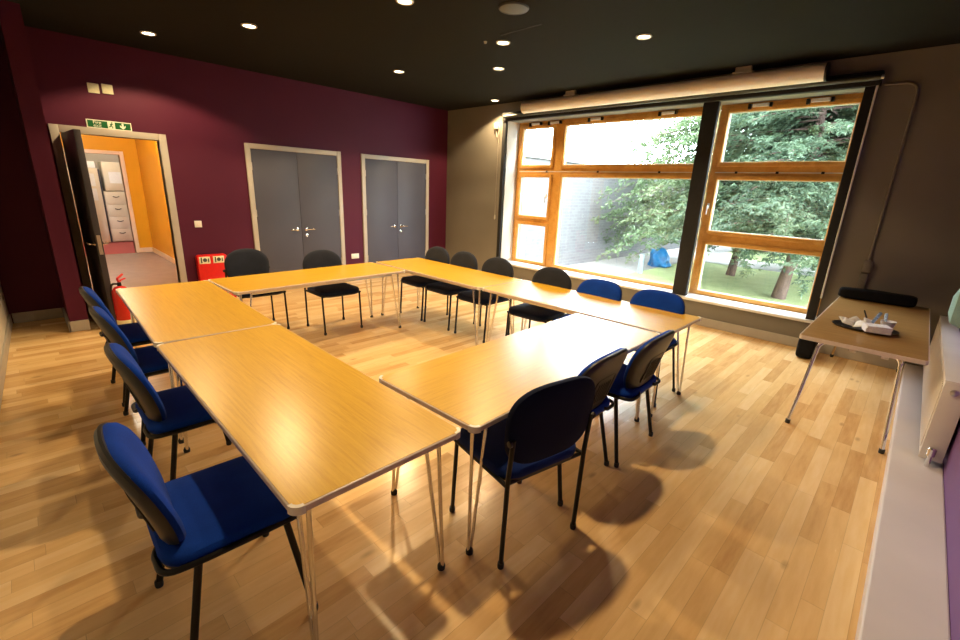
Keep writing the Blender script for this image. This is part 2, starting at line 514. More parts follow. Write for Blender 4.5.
bm = bmesh.new(); box(bm, (.8752, .012, .80), (.878, .042, 1.0), 0, 1, mt); box(bm, (.878, .02, .895), (.884, .036, .915), .002, 1, mt)
box(bm, (.878, .02, .835), (.8825, .036, .85), .002, 1, mt)
obj('lock_plate', bm, M['steel'], leaf)
for z in (.25, 1.05, 1.75):
    bm = bmesh.new(); tube(bm, [(.033, -5.652, z - .06), (.033, -5.652, z + .06)], .008, 8)
    obj('hinge', bm, M['steel'], leaf)

# ---- corridor beyond
struct('floor_corridor', B((-5.0, -7.0, -.12), (-.0, -4.16, -.002)), M['vinyl'], 'grey mauve corridor floor beyond the open door', 'floor')
struct('wall_corridor', B((-5.1, -4.16, 0), (-T, -4.02, 2.75)), M['orange'], 'orange corridor side wall seen through the doorway', 'wall')
EY0, EY1, EZ = -5.35, -4.47, 1.985
bm = bmesh.new()
box(bm, (-5.12, -7.1, 0), (-5.0, EY0, 2.75)); box(bm, (-5.12, EY1, 0), (-5.0, -3.6, 2.75)); box(bm, (-5.12, EY0, EZ), (-5.0, EY1, 2.75))
struct('wall_corridor_end', bm, M['orange'], 'orange end wall around the far cream doorway', 'wall')
struct('wall_corridor_far', B((-5.1, -7.1, 0), (-T, -7.0, 2.75)), M['orange'], 'orange corridor wall hidden beyond the open door leaf', 'wall')
struct('ceiling_corridor', B((-5.1, -7.1, 2.75), (-T, -4.0, 2.85)), M['corrceil'], 'corridor ceiling beyond the open door', 'ceiling')
bm = bmesh.new()
box(bm, (-5.13, EY0 - .07, 0), (-4.975, EY0, EZ + .07), .004); box(bm, (-5.13, EY1, 0), (-4.975, EY1 + .07, EZ + .07), .004)
box(bm, (-5.13, EY0, EZ), (-4.975, EY1, EZ + .07), .004)
struct('trim_2', bm, M['peach'], 'cream frame of the doorway at the corridor end', 'door frame')
bm = bmesh.new()
box(bm, (-5.0, -4.178, 0), (-T - .01, -4.16, .10), .004); box(bm, (-5.0, EY1 + .07, 0), (-4.982, -4.178, .10), .004)
struct('baseboard_corridor', bm, M['peach'], 'cream skirting along the orange corridor wall', 'skirting board')
struct('floor_store', B((-7.6, -6.6, -.12), (-5.0, -3.6, 0)), M['pinkcarpet'], 'pink carpet of the room beyond the corridor', 'floor')
struct('wall_store', B((-7.7, -6.6, 0), (-7.6, -3.6, 2.75)), M['cream'], 'pale back wall of the room beyond the corridor', 'wall')
struct('wall_store_side', B((-7.7, -3.7, 0), (-5.12, -3.6, 2.75)), M['cream'], 'pale side wall of the room beyond the corridor', 'wall')
struct('wall_store_other', B((-7.7, -6.7, 0), (-5.12, -6.6, 2.75)), M['cream'], 'pale hidden side wall of the room beyond the corridor', 'wall')
struct('ceiling_store', B((-7.7, -6.7, 2.75), (-5.1, -3.6, 2.85)), M['cream'], 'ceiling of the room beyond the corridor', 'ceiling')

# drawer unit, box on top, tall cupboard in that room
t = thing('drawer_unit', 'cream four drawer unit with cup handles beyond the corridor', 'drawers', (-7.2, -4.395, 0))
obj('body', B((-.28, -.215, .02), (.18, .215, 1.20), .004), M['creamunit'], t)
for i in range(4):
    z = .05 + i * .285
    d = obj('drawer', B((.182, -.208, z), (.2, .208, z + .275), .004), M['creamunit'], t)
    bm = bmesh.new()
    tube(bm, [(.204 + .012 * sin(pi * k / 8), -.06 + .12 * k / 8, z + .19 - .018 * sin(pi * k / 8)) for k in range(9)], .009, 8)
    obj('drawer_handle', bm, M['plastic'], d)
t = thing('wall_cabinet', 'cream cabinet with a white paper notice above the drawers', 'cabinet', (-7.2, -4.36, 1.215))
obj('body', B((-.28, -.2, 0), (.18, .2, .66), .004), M['creamunit'], t)
obj('door', B((.181, -.195, .01), (.195, .195, .65), .004), M['creamunit'], t)
obj('paper_notice', B((.1955, -.10, .18), (.197, .13, .44)), M['paper'], t, smooth=False)
t = thing('tall_cupboard', 'cream tall cupboard with stuck paper notices beyond the corridor', 'cupboard', (-7.12, -4.985, 0))
obj('body', B((-.28, -.33, .02), (.18, .33, 1.72), .004), M['creamunit'], t)
dr = obj('door', B((.181, -.325, .03), (.197, .325, 1.71), .004), M['creamunit'], t)
obj('paper_notice', B((.1975, .05, 1.32), (.199, .25, 1.6)), M['paper'], t, smooth=False)
obj('paper_notice', B((.1975, .05, 1.0), (.199, .25, 1.27)), M['paper'], t, smooth=False)
tag(obj('storage_box', B((-7.36, -5.02, 1.725), (-6.96, -4.68, 1.87), .01), M['paper']), 'white flat box lying on the tall cream cupboard', 'box')
tag(obj('gap_shade', B((-7.4, -4.65, .02), (-7.0, -4.618, 1.70), .004), M['door']), 'dark slab standing in for the shaded gap between tall cupboard and drawer unit', 'panel')  # dark slab added to imitate shade in the gap beside the drawers
# corridor ceiling lights
for i, (x, y, lab, pw) in enumerate(((-2.4, -5.3, 'round ceiling light in the orange corridor', 95), (-6.2, -4.9, 'round ceiling light in the room beyond the corridor', 38))):
    t = thing('ceiling_light', lab, 'ceiling light', (x, y, 2.75))
    bm = bmesh.new(); lathe(bm, [(0, -.0), (.2, 0), (.2, -.03), (.19, -.035), (0, -.035)], 32); obj('base', bm, M['white'], t)
    bm = bmesh.new(); lathe(bm, [(.185, -.036), (.18, -.06), (.12, -.08), (0, -.088)], 32); obj('diffuser', bm, M['tube'], t)
    ld = bpy.data.lights.new('ceiling_light_lamp', 'POINT'); ld.energy = pw; ld.color = (1, .86, .66); ld.shadow_soft_size = .15
    lo = bpy.data.objects.new('ceiling_light_lamp', ld); COL.objects.link(lo); lo.parent = t; lo.location = (0, 0, -.28)

# ------------------------------------------------------------------ window units
FY0, FY1 = .30, .385      # timber frame depth
def window_unit(name, x0, x1, label, rects, vents):
    """rects: glazed openings (x0, x1, z0, z1) inside the timber frame."""
    t = thing(name, label, 'window', (0, 0, 0), kind='structure')
    xs = sorted({x0, x1} | {r[0] for r in rects} | {r[1] for r in rects}); zs = sorted({WZ0 - .01, WZ1} | {r[2] for r in rects} | {r[3] for r in rects})
    bm = bmesh.new()
    for a, b in zip(xs, xs[1:]):
        for c, d in zip(zs, zs[1:]):
            cx, cz = (a + b) / 2, (c + d) / 2
            if any(r[0] < cx < r[1] and r[2] < cz < r[3] for r in rects): continue
            box(bm, (a, FY0, c), (b, FY1, d))
    bmesh.ops.remove_doubles(bm, verts=bm.verts, dist=1e-5)
    # drop the internal faces the cells share
    seen = {}
    for f in list(bm.faces):
        k = tuple(sorted(v.index for v in f.verts)); seen.setdefault(k, []).append(f)
    bm.verts.index_update()
    seen = {}
    for f in bm.faces: seen.setdefault(tuple(sorted(v.index for v in f.verts)), []).append(f)
    dead = [f for fs in seen.values() if len(fs) > 1 for f in fs]
    bmesh.ops.delete(bm, geom=dead, context='FACES_ONLY')
    fr = obj('window_frame', bm, M['pine'], t, smooth=False)
    for (a, b, c, d) in rects:
        # raised sash moulding around each opening, thin pale bead, then the pane
        bm = bmesh.new(); w = .045
        box(bm, (a - w, FY0 - .022, c - w), (a + .004, FY0, d + w), .004); box(bm, (b - .004, FY0 - .022, c - w), (b + w, FY0, d + w), .004)
        box(bm, (a, FY0 - .022, c - w), (b, FY0, c + .004), .004); box(bm, (a, FY0 - .022, d - .004), (b, FY0, d + w), .004)
        sh = obj('sash', bm, M['pine'], t)
        bm = bmesh.new(); w = .012
        box(bm, (a, FY0 + .005, c), (a + w, FY0 + .04, d)); box(bm, (b - w, FY0 + .005, c), (b, FY0 + .04, d))
        box(bm, (a + w, FY0 + .005, c), (b - w, FY0 + .04, c + w)); box(bm, (a + w, FY0 + .005, d - w), (b - w, FY0 + .04, d))
        obj('glazing_bead', bm, M['alu'], sh, smooth=False)
        obj('pane', B((a + .006, FY0 + .045, c + .006), (b - .006, FY0 + .049, d - .006)), M['glass'], sh, smooth=False)
    # pale slot along the transom
    bm = bmesh.new(); box(bm, (x0 + .06, FY0 - .004, 1.943), (x1 - .06, FY0 + .002, 1.953))
    obj('vent_slot', bm, M['alu'], t, smooth=False)
    for k in range(3):
        x = x0 + (x1 - x0) * (.2 + .3 * k)
        obj('vent_catch', B((x, FY0 - .012, 1.935), (x + .03, FY0 + .002, 1.962), .003), M['black_metal'], t)
    for x in vents:
        v = obj('top_vent', B((x, FY0 - .055, WZ1 - .058), (x + .17, FY0 - .005, WZ1 - .022), .005), M['alu'], t)
        bm = bmesh.new(); box(bm, (x - .045, FY0 - .06, WZ1 - .075), (x - .012, FY0 - .005, WZ1 - .018), .004); box(bm, (x + .178, FY0 - .06, WZ1 - .065), (x + .205, FY0 - .005, WZ1 - .018), .004)
        obj('clamp', bm, M['black_metal'], v)
    return t

def handle_on(t, x, z):
    bm = bmesh.new(); box(bm, (x - .014, FY0 - .034, z - .035), (x + .014, FY0 - .022, z + .035), .004)
    tube(bm, fillet([(x, FY0 - .034, z), (x, FY0 - .062, z), (x, FY0 - .062, z - .11)], .015), .009, 10)
    obj('window_handle', bm, M['alu'], t)

w1 = window_unit('window_1', 1.56, 4.80, 'big left timber window unit with narrow side lights', [
    (1.66, 2.30, 2.05, 2.645), (1.66, 2.30, 1.195, 1.86), (1.66, 2.30, .40, 1.045), (2.54, 4.66, 2.05, 2.655), (2.54, 4.66, .40, 1.87)], (1.86, 2.25, 3.0, 4.1))
handle_on(w1, 2.27, 1.55)
w2 = window_unit('window_2', 4.84, 6.32, 'right timber window unit with three stacked panes', [
    (4.945, 6.215, 2.065, 2.655), (4.945, 6.215, 1.21, 1.865), (4.945, 6.215, .40, 1.04)], (5.2, 5.78))
handle_on(w2, 4.90, 1.53)
struct('trim_3', B((WX0 - .01, -.045, WZ0 - .03), (WX1 + .01, FY0, WZ0 + .004), .008), M['sill'], 'white window sill board under the timber window', 'window sill')
bm = bmesh.new()
box(bm, (WX0, .002, WZ0 + .006), (WX0 + .012, FY0, WZ1)); 
struct('trim_4', bm, M['sill'], 'pale reveal board at the left side of the window', 'window reveal')

# blackout blind: head box, side channels, middle post, tube rail
t = thing('blackout_blind', 'black blackout blind casing around the timber window', 'blind', (0, 0, 0))
obj('head_box', B((1.49, -.085, 2.735), (6.375, -.002, 2.865), .006), M['blackcloth'], t)
bm = bmesh.new(); box(bm, (1.485, -.06, .36), (1.55, -.002, 2.735), .003); obj('side_channel', bm, M['blackcloth'], t)
bm = bmesh.new(); box(bm, (6.26, -.06, .36), (6.345, -.002, 2.735), .003); obj('side_channel', bm, M['blackcloth'], t)
bm = bmesh.new(); box(bm, (4.735, -.03, .36), (4.915, .04, 2.735), .003); obj('middle_post', bm, M['blackcloth'], t)
bm = bmesh.new(); tube(bm, [(1.56, -.115, 2.80), (6.37, -.115, 2.80)], .026, 14); obj('rail', bm, M['darkrail'], t)
bm = bmesh.new(); tube(bm, [(6.352, -.065, 2.75), (6.352, -.065, .62)], .009, 8); obj('side_rod', bm, M['alu'], t)['label'] = 'pale rod at the right channel'
bm = bmesh.new(); lathe(bm, [(0, 0), (.022, 0), (.022, .02), (0, .022)], 14, Matrix.Translation((6.37, -.115, 2.80)) @ Matrix.Rotation(pi / 2, 4, 'Y')); obj('rail_cap', bm, M['steel'], t)

# projector screen case
t = thing('projection_screen_case', 'long ivory projection screen case fixed under the ceiling', 'projection screen', (.075, -.215, 2.878))
bm = bmesh.new()
prof = []
for k in range(28):
    a = 2 * pi * k / 28
    r = .082 + (.0025 if k % 2 else 0)
    prof.append((r * cos(a), r * sin(a)))
rings_solid(bm, [[(u, v, 2.0) for u, v in prof], [(u, v, 5.86) for u, v in prof]], lambda u, v, w: Vector((w, u, v)))
obj('case', bm, M['screen'], t, sharp=60)
for x in (1.985, 5.862):
    bm = bmesh.new(); lathe(bm, [(0, 0), (.087, 0), (.087, .016), (0, .018)], 28, Matrix.Translation((x, 0, 0)) @ Matrix.Rotation(pi / 2, 4, 'Y'))
    obj('end_cap', bm, M['screen'] if x < 3 else M['plastic'], t)
for x in (2.75, 5.0):
    bm = bmesh.new(); box(bm, (x, -.05, .08), (x + .2, .05, .1), .004); box(bm, (x + .02, -.03, .1), (x + .18, .03, .149), .004)
    obj('ceiling_bracket', bm, M['trim'], t)

# small fittings on the window wall
t = thing('sensor_box', 'small pale sensor box with hanging cable left of the window', 'sensor', (1.32, 0, 2.68))
obj('body', B((-.05, -.05, -.05), (.04, -.001, .05), .006), M['trim'], t)
bm = bmesh.new(); tube(bm, fillet([(.03, -.03, .03), (.09, -.05, .0), (.07, -.05, -.13), (.02, -.03, -.2), (-.02, -.03, -.06)], .06), .006, 6); obj('cable', bm, M['trim'], t)
bm = bmesh.new(); tube(bm, [(1.36, -.008, 2.46), (1.36, -.008, 1.18)], .005, 6)
bm2 = bm
t = thing('pull_cord', 'thin blind cord hanging beside the left blind channel', 'cord', (1.36, -.012, 1.1))
bm.free(); bm = bmesh.new(); tube(bm, [(0, 0, 1.36), (0, 0, .08)], .004, 6); obj('cord', bm, M['trim'], t)
bm = bmesh.new(); lathe(bm, [(0, 0), (.012, .005), (.015, .04), (.006, .075), (0, .08)], 12); obj('toggle', bm, M['trim'], t)
t = thing('cable_conduit', 'thin bent conduit with switch box right of the window', 'conduit', (0, 0, 0))
bm = bmesh.new(); tube(bm, fillet([(6.40, -.014, 2.745), (6.655, -.014, 2.745), (6.655, -.014, 1.06)], .12, 8), .011, 8); obj('pipe', bm, M['concrete'], t)
obj('switch_box', B((6.615, -.045, .95), (6.69, -.001, 1.075), .005), M['concrete'], t)
obj('cover', B((6.62, -.028, .70), (6.68, -.001, .945), .004), M['concrete'], t)

# ------------------------------------------------------------------ fittings on the maroon wall
def plate(name, y, z, w, h, label, cat, rocker=0, mat='cap'):
    t = thing(name, label, cat, (0, y, z))
    obj('face_plate', B((.001, -w / 2, -h / 2), (.013, w / 2, h / 2), .004), M[mat], t)
    for k in range(rocker):
        c = (k - (rocker - 1) / 2) * .062
        obj('rocker', B((.0135, c - .011, -.02), (.018, c + .011, .02), .002), M[mat], t)
plate('blank_switch_plate', -5.28, 2.53, .10, .10, 'left of two blank plates above the fire exit sign', 'wall plate', mat='label')
plate('blank_switch_plate', -5.155, 2.54, .10, .10, 'right of two blank plates above the fire exit sign', 'wall plate', mat='label')
plate('light_switch', -4.435, 1.013, .086, .086, 'white light switch right of the open doorway', 'switch', 1)
plate('power_socket', -2.097, .406, .146, .086, 'white double power socket between the grey double doors', 'socket', 2)

def text_mesh(s, size, mat4, depth=.0008, bold=.0004):
    cu = bpy.data.curves.new('t', 'FONT'); cu.body = s; cu.size = size; cu.extrude = depth; cu.offset = bold; cu.align_x = 'CENTER'; cu.align_y = 'CENTER'
    o = bpy.data.objects.new('t', cu); COL.objects.link(o)
    dg = bpy.context.evaluated_depsgraph_get()
    me = bpy.data.meshes.new_from_object(o.evaluated_get(dg))
    bm = bmesh.new(); bm.from_mesh(me)
    bmesh.ops.transform(bm, matrix=mat4, verts=bm.verts)
    bpy.data.objects.remove(o); bpy.data.curves.remove(cu); bpy.data.meshes.remove(me)
    return bm

# wall frame: u along +y, v up, w out of the wall (+x)
WALLM = Matrix(((0, 0, 1, 0), (1, 0, 0, 0), (0, 1, 0, 0), (0, 0, 0, 1)))
t = thing('exit_sign', 'green and white fire exit sign above the open doorway', 'sign', (.0, -5.195, 2.155))
obj('panel', B((.001, -.205, -.045), (.008, .205, .045), .001), M['signwhite'], t, smooth=False)
bm = bmesh.new(); box(bm, (.008, -.195, -.036), (.0095, -.018, .036)); box(bm, (.008, .05, -.036), (.0095, .195, .036))
obj('green_field', bm, M['signgreen'], t, smooth=False)
obj('lettering', text_mesh('Fire', .048, Matrix.Translation((.0098, -.11, .017)) @ WALLM), M['signwhite'], t, smooth=False)
obj('lettering', text_mesh('exit', .048, Matrix.Translation((.0098, -.11, -.016)) @ WALLM), M['signwhite'], t, smooth=False)
F = lambda u, v, w: Vector((w, u, v))
bm = bmesh.new()
prism(bm, [(.113, .032), (.131, .032), (.131, -.004), (.149, .012), (.149, -.010), (.122, -.034), (.095, -.010), (.095, .012), (.113, -.004)], .0096, .0105, F)
obj('arrow', bm, M['signwhite'], t, smooth=False)
bm = bmesh.new()
lathe(bm, [(0, 0), (.0065, 0), (.0065, .0012), (0, .0012)], 14, Matrix.Translation((.0082, .024, .027)) @ WALLM)
for a, b, r in (((.02, .018), (.012, -.004), .006), ((.012, -.004), (.027, -.016), .0045), ((.027, -.016), (.024, -.032), .004), ((.012, -.004), (.0, -.018), .0045), ((.0, -.018), (-.01, -.018), .004), ((.02, .016), (.034, .006), .0035), ((.019, .016), (.004, .006), .0035)):
    d = (Vector(b) - Vector(a)).normalized(); n = Vector((-d.y, d.x)) * r; A_, B_ = Vector(a), Vector(b)
    prism(bm, [tuple(A_ + n), tuple(B_ + n), tuple(B_ - n), tuple(A_ - n)], .0082, .0092, F)
obj('running_figure', bm, M['signgreen'], t, smooth=False)

# red extinguisher stand with two pictogram labels
t = thing('extinguisher_stand', 'red plastic extinguisher stand with two pale pictogram labels', 'fire point', (.03, -4.345, 0))
bm = bmesh.new()
o = rrect(.37, .60, .035)
rings_solid(bm, [[(u * s, v * s + .305, w) for u, v in o] for s, w in ((1, 0), (1, .07), (.97, .085), (.9, .09))], F)
obj('back_board', bm, M['red'], t)
bm = bmesh.new(); box(bm, (0, -.195, .001), (.29, .195, .09), .03, 3); obj('base', bm, M['red'], t)
for y in (-.095, .075):
    lb = obj('pictogram_label', B((.0905, y - .07, .49), (.0925, y + .065, .585), .002), M['label'], t)
    bm = bmesh.new()
    lathe(bm, [(0, 0), (.026, 0), (.026, .001), (0, .001)], 16, Matrix.Translation((.0926, y + .0, .54)) @ WALLM)
    box(bm, (.0926, y - .05, .503), (.0936, y - .034, .575)); box(bm, (.0926, y + .035, .51), (.0936, y + .05, .56))
    obj('pictogram', bm, M['ink'], lb, smooth=False)

# red fire extinguisher by the open door's free edge
t = thing('fire_extinguisher', 'red fire extinguisher standing by the edge of the open door', 'fire extinguisher', (1.10, -5.50, 0), radians(140))
bm = bmesh.new(); lathe(bm, [(0, .002), (.07, .002), (.078, .015), (.078, .40), (.072, .44), (.05, .475), (.02, .49), (0, .49)], 28); obj('cylinder', bm, M['redcyl'], t)
bm = bmesh.new(); lathe(bm, [(.0785, .05), (.0785, .13)], 28); obj('label_band', bm, M['label'], t)
bm = bmesh.new(); lathe(bm, [(0, .485), (.019, .485), (.019, .525), (.012, .53), (0, .53)], 16); obj('valve', bm, M['black_metal'], t)
bm = bmesh.new(); tube(bm, fillet([(0, 0, .53), (-.02, .0, .57), (.07, 0, .60)], .015), .011, 8); tube(bm, fillet([(0, 0, .525), (.03, 0, .545), (.10, 0, .55)], .015), .009, 8); obj('lever', bm, M['red'], t)
bm = bmesh.new(); tube(bm, fillet([(0, .015, .51), (0, .075, .51), (0, .1, .42), (0, .088, .15)], .05), .010, 8); obj('hose', bm, M['rubber'], t)

# ------------------------------------------------------------------ ceiling fittings
def downlight(x, y, lit, label, power=0, spot=132, louvre=False):
    t = thing('downlight', label, 'downlight', (x, y, H), group='recessed ceiling downlights')
    bm = bmesh.new(); lathe(bm, [(.052, -.001), (.070, -.001), (.072, -.008), (.066, -.014), (.054, -.012), (.052, -.001)], 28); obj('trim_ring', bm, M['trimring'], t)
    bm = bmesh.new(); lathe(bm, [(.0515, -.0015), (.0515, -.006), (.03, -.010), (0, -.011)], 24); obj('lamp', bm, M['lampon'] if lit else M['lampoff'], t)
    if louvre:
        bm = bmesh.new()
        for k in range(4):
            box(bm, (-.045, -.034 + k * .02, -.0145), (.045, -.028 + k * .02, -.0118))
        obj('louvre', bm, M['ink'], t)
    if power:
        ld = bpy.data.lights.new('downlight_beam', 'SPOT'); ld.energy = power; ld.color = (1, .71, .37)
        ld.spot_size = radians(spot); ld.spot_blend = .22; ld.shadow_soft_size = .05
        lo = bpy.data.objects.new('downlight_beam', ld); COL.objects.link(lo); lo.parent = t; lo.location = (0, 0, -.03)
    return t
P0 = 148
downlight(.84, -4.85, True, 'lit downlight nearest the fire exit sign', P0)
downlight(1.98, -4.26, True, 'lit downlight second from the maroon pier', P0)
downlight(1.743, -2.37, True, 'lit downlight above the far table by the double doors', P0)
downlight(3.66, -3.675, True, 'lit downlight cut by the top edge of the photo', P0)
downlight(3.60, -2.44, True, 'lit downlight near the round ceiling speaker', P0 * .6)
downlight(2.90, -1.74, True, 'lit louvred downlight in front of the left end of the screen case', P0 * .5, louvre=True)
downlight(1.506, -.30, True, 'small lit downlight at the corner left of the screen case', P0 * 1.2)
downlight(4.76, -1.80, True, 'lit louvred downlight in front of the middle of the screen case', P0 * .5, louvre=True)
downlight(5.30, -4.35, True, 'lit downlight over the near chairs, above the photo', P0 * 1.3)
t = thing('ceiling_speaker', 'round grey ceiling speaker at the top of the photo', 'speaker', (4.24, -3.03, H))
bm = bmesh.new(); lathe(bm, [(0, -.018), (.085, -.016), (.108, -.010), (.108, -.001)], 36); obj('grille', bm, M['mesh'], t)
bm = bmesh.new(); lathe(bm, [(.107, -.001), (.107, -.013), (.118, -.012), (.124, -.001)], 36); obj('rim', bm, M['darkrail'], t)
t = thing('ceiling_sensor', 'tiny pale sensor beside the lit downlight near the speaker', 'sensor', (3.47, -2.56, H))
bm = bmesh.new(); lathe(bm, [(0, -.022), (.012, -.018), (.018, -.001)], 14); obj('dome', bm, M['trimring'], t)
tag(obj('ceiling_hatch', B((3.72, -2.62, H - .004), (4.2, -2.60, H - .001)), M['blackcloth']), 'thin dark slot in the ceiling beside the speaker', 'slot')

# ------------------------------------------------------------------ tables
def make_table(label, x, y, rz, Lx, Wy=.688, group='oak folding tables set in a square'):
    t = thing('table', label, 'table', (x, y, 0), rz, group)
    zt = ZT; th = .027
    bm = bmesh.new()
    o = rrect(Lx - .012, Wy - .012, .028)
    rings_solid(bm, [[(u, v, zt - .004) for u, v in o], [(u, v, zt) for u, v in o]], lambda u, v, w: Vector((u, v, w)))
    obj('tabletop', bm, M['oak'], t)
    bm = bmesh.new()
    o = rrect(Lx, Wy, .034)
    rings_solid(bm, [[(u * a, v * b, zt - d) for u, v in o] for a, b, d in ((1 - .006 / Lx, 1 - .006 / Wy, th), (1, 1, th - .004), (1, 1, .004), (1 - .006 / Lx, 1 - .006 / Wy, .0015))], lambda u, v, w: Vector((u, v, w)))
    obj('edging', bm, M['edge'], t)
    for sx in (1, -1):
        for sy in (1, -1):
            # white corner cap: quarter ring around the corner
            bm = bmesh.new(); r0, r1 = .022, .0365
            cx, cy = sx * (Lx / 2 - .034), sy * (Wy / 2 - .034)
            arc = [(cos(radians(a)), sin(radians(a))) for a in range(-8, 99, 12)]
            ol = [(cx + sx * c * r1, cy + sy * s * r1) for c, s in arc] + [(cx + sx * c * r0, cy + sy * s * r0) for c, s in reversed(arc)]
            prism(bm, ol, zt - th - .001, zt + .0006); obj('corner_cap', bm, M['cap'], t)
            # V shaped leg of two chrome rods
            bm = bmesh.new()
            fx, fy = sx * (Lx / 2 - .055), sy * (Wy / 2 - .055)
            for k in (.055, .150):
                px, py = sx * (Lx / 2 - k - .01), sy * (Wy / 2 - .075)
                s_ = -.007 if k < .1 else .007
                tube(bm, [(px, py, zt - th), (fx - sx * s_ * -1 * 0 + sx * (-s_), fy, .012)], .0085, 10)
            for k in (.055, .150):
                px, py = sx * (Lx / 2 - k - .01), sy * (Wy / 2 - .075)
                box(bm, (px - .02, py - .02, zt - th - .004), (px + .02, py + .02, zt - th))
            lg = obj('leg', bm, M['chrome'], t)
            bm = bmesh.new(); lathe(bm, [(0, .0), (.017, .0), (.018, .016), (.013, .03), (0, .03)], 12, Matrix.Translation((fx, fy, 0)))
            obj('foot_cap', bm, M['rubber'], lg)
    # steel under-frame rails
    bm = bmesh.new()
    for s in (-1, 1):
        box(bm, (-Lx / 2 + .17, s * (Wy / 2 - .075) - .012, zt - th - .03), (Lx / 2 - .17, s * (Wy / 2 - .075) + .012, zt - th), .002)
    obj('under_frame', bm, M['steel'], t)
    return t
make_table('oak table at the left, nearer the open door', 3.143, -5.331, -.0244, 1.722)
make_table('oak table nearest the camera, beside the front two blue chairs', 4.942, -5.356, -.004, 1.838)
make_table('oak table along the maroon wall, in front of the double doors', 2.566, -4.035, pi / 2 + .040, 1.835)
make_table('oak table by the window at the corner near the double doors', 3.10, -2.728, .008, 1.83)
make_table('oak table by the window with the free corner at the right end', 4.949, -2.70, .012, 1.84)
make_table('oak table crossing from window row to the near corner, glossy with daylight', 5.517, -4.03, pi / 2 + .027, 1.905)

# side table with tubular legs
SX, SY = 6.858, -1.16
t = thing('side_table', 'worn oak side table with bent tube legs under the right window', 'table', (SX, SY, 0))
Lx, Wy = .69, 2.16
bm = bmesh.new(); o = rrect(Lx - .012, Wy - .012, .02)
prism(bm, o, ZT - .004, ZT); obj('tabletop', bm, M['oak2'], t).rotation_euler = (0, 0, 0)
bm = bmesh.new(); o = rrect(Lx, Wy, .024); prism(bm, o, ZT - .03, ZT - .0015); obj('edging', bm, M['edge'], t)
for sx in (1, -1):
    for sy in (1, -1):
        bm = bmesh.new()
        tube(bm, fillet([(sx * .10, sy * (Wy / 2 - .16), ZT - .045), (sx * .225, sy * (Wy / 2 - .115), ZT - .045), (sx * .274 - .005, sy * (Wy / 2 + .01), .012)], .06, 8), .0125, 12)
        lg = obj('leg', bm, M['chrome'], t)
        bm = bmesh.new(); lathe(bm, [(0, 0), (.016, 0), (.017, .03), (0, .034)], 12, Matrix.Translation((sx * .274 - .005, sy * (Wy / 2 + .01), 0))); obj('foot_cap', bm, M['rubber'], lg)
for sy in (1, -1):
    bm = bmesh.new(); tube(bm, [(-.21, sy * (Wy / 2 - .135), ZT - .045), (.21, sy * (Wy / 2 - .135), ZT - .045)], .011, 10); obj('cross_rail', bm, M['chrome'], t)
bm = bmesh.new()
for x, y in ((-.05, -Wy / 2 + .02), (.12, -Wy / 2 + .02)): box(bm, (x, y, ZT - .055), (x + .04, y + .03, ZT - .03), .004)
obj('link_bracket', bm, M['cap'], t)

# ------------------------------------------------------------------ chairs (local: facing +y)
def back_outline(hw, hh, top_n, bot_n, bot_w, n=44):
    out = []
    for k in range(n):
        a = 2 * pi * k / n
        c, s = cos(a), sin(a)
        e = 2 / (top_n if s > 0 else bot_n)
        u = hw * math.copysign(abs(c) ** e, c); v = hh * math.copysign(abs(s) ** e, s)
        u *= bot_w + (1 - bot_w) * min(1, max(0, (v + hh) / (hh * 1.1)))
        out.append((u, v))
    return out

def back_map(zc, yb, tilt, bow, curl):
    def f(u, v, w):
        return Vector((u, yb - tilt * v - curl * v * v + bow * u * u + w, zc + v))
    return f

SEAT = rrect(.475, .435, .095)
SEATF = lambda u, v, w: Vector((u, v + .02 * (v > .1), w - .05 * max(0, v - .14) * 2))

def seat_parts(t, fab):
    bm = bmesh.new(); pad(bm, SEAT, [(.90, .438), (.985, .442), (1, .455), (.995, .468), (.96, .480), (.86, .487), (.5, .491), (.05, .491)], SEATF); obj('seat', bm, M[fab], t)
    bm = bmesh.new(); pad(bm, SEAT, [(.5, .418), (.9, .420), (.97, .428), (.97, .440)], SEATF); obj('seat_pan', bm, M['plastic'], t)

def leg(t, pts, r=.0125, ry=.0095):
    bm = bmesh.new(); tube(bm, pts, ry, 10, ry=r); l = obj('leg', bm, M['black_metal'], t)
    p = Vector(pts[0])
    bm = bmesh.new(); lathe(bm, [(0, 0), (.014, 0), (.0155, .01), (.0145, .028), (0, .03)], 12, Matrix.Translation((p.x, p.y, 0))); obj('foot_cap', bm, M['rubber'], l)

def frame_parts(t, spread):
    for s in (-1, 1):
        leg(t, [(s * spread, .215, .01), (s * .222, .155, .425)])
        leg(t, [(s * spread, -.205, .01), (s * .222, -.125, .425)])
    bm = bmesh.new()
    for s in (-1, 1):
        tube(bm, fillet([(s * .12, .235, .428), (s * .225, .225, .434), (s * .247, .05, .450), (s * .245, -.13, .449), (s * .228, -.222, .444), (s * .11, -.224, .444), (s * .09, -.19, .48)], .05, 6), .0105, 10)
    tube(bm, [(-.225, .155, .418), (.225, .155, .418)], .010, 8); tube(bm, [(-.225, -.125, .418), (.225, -.125, .418)], .010, 8)
    obj('seat_frame', bm, M['black_metal'], t)

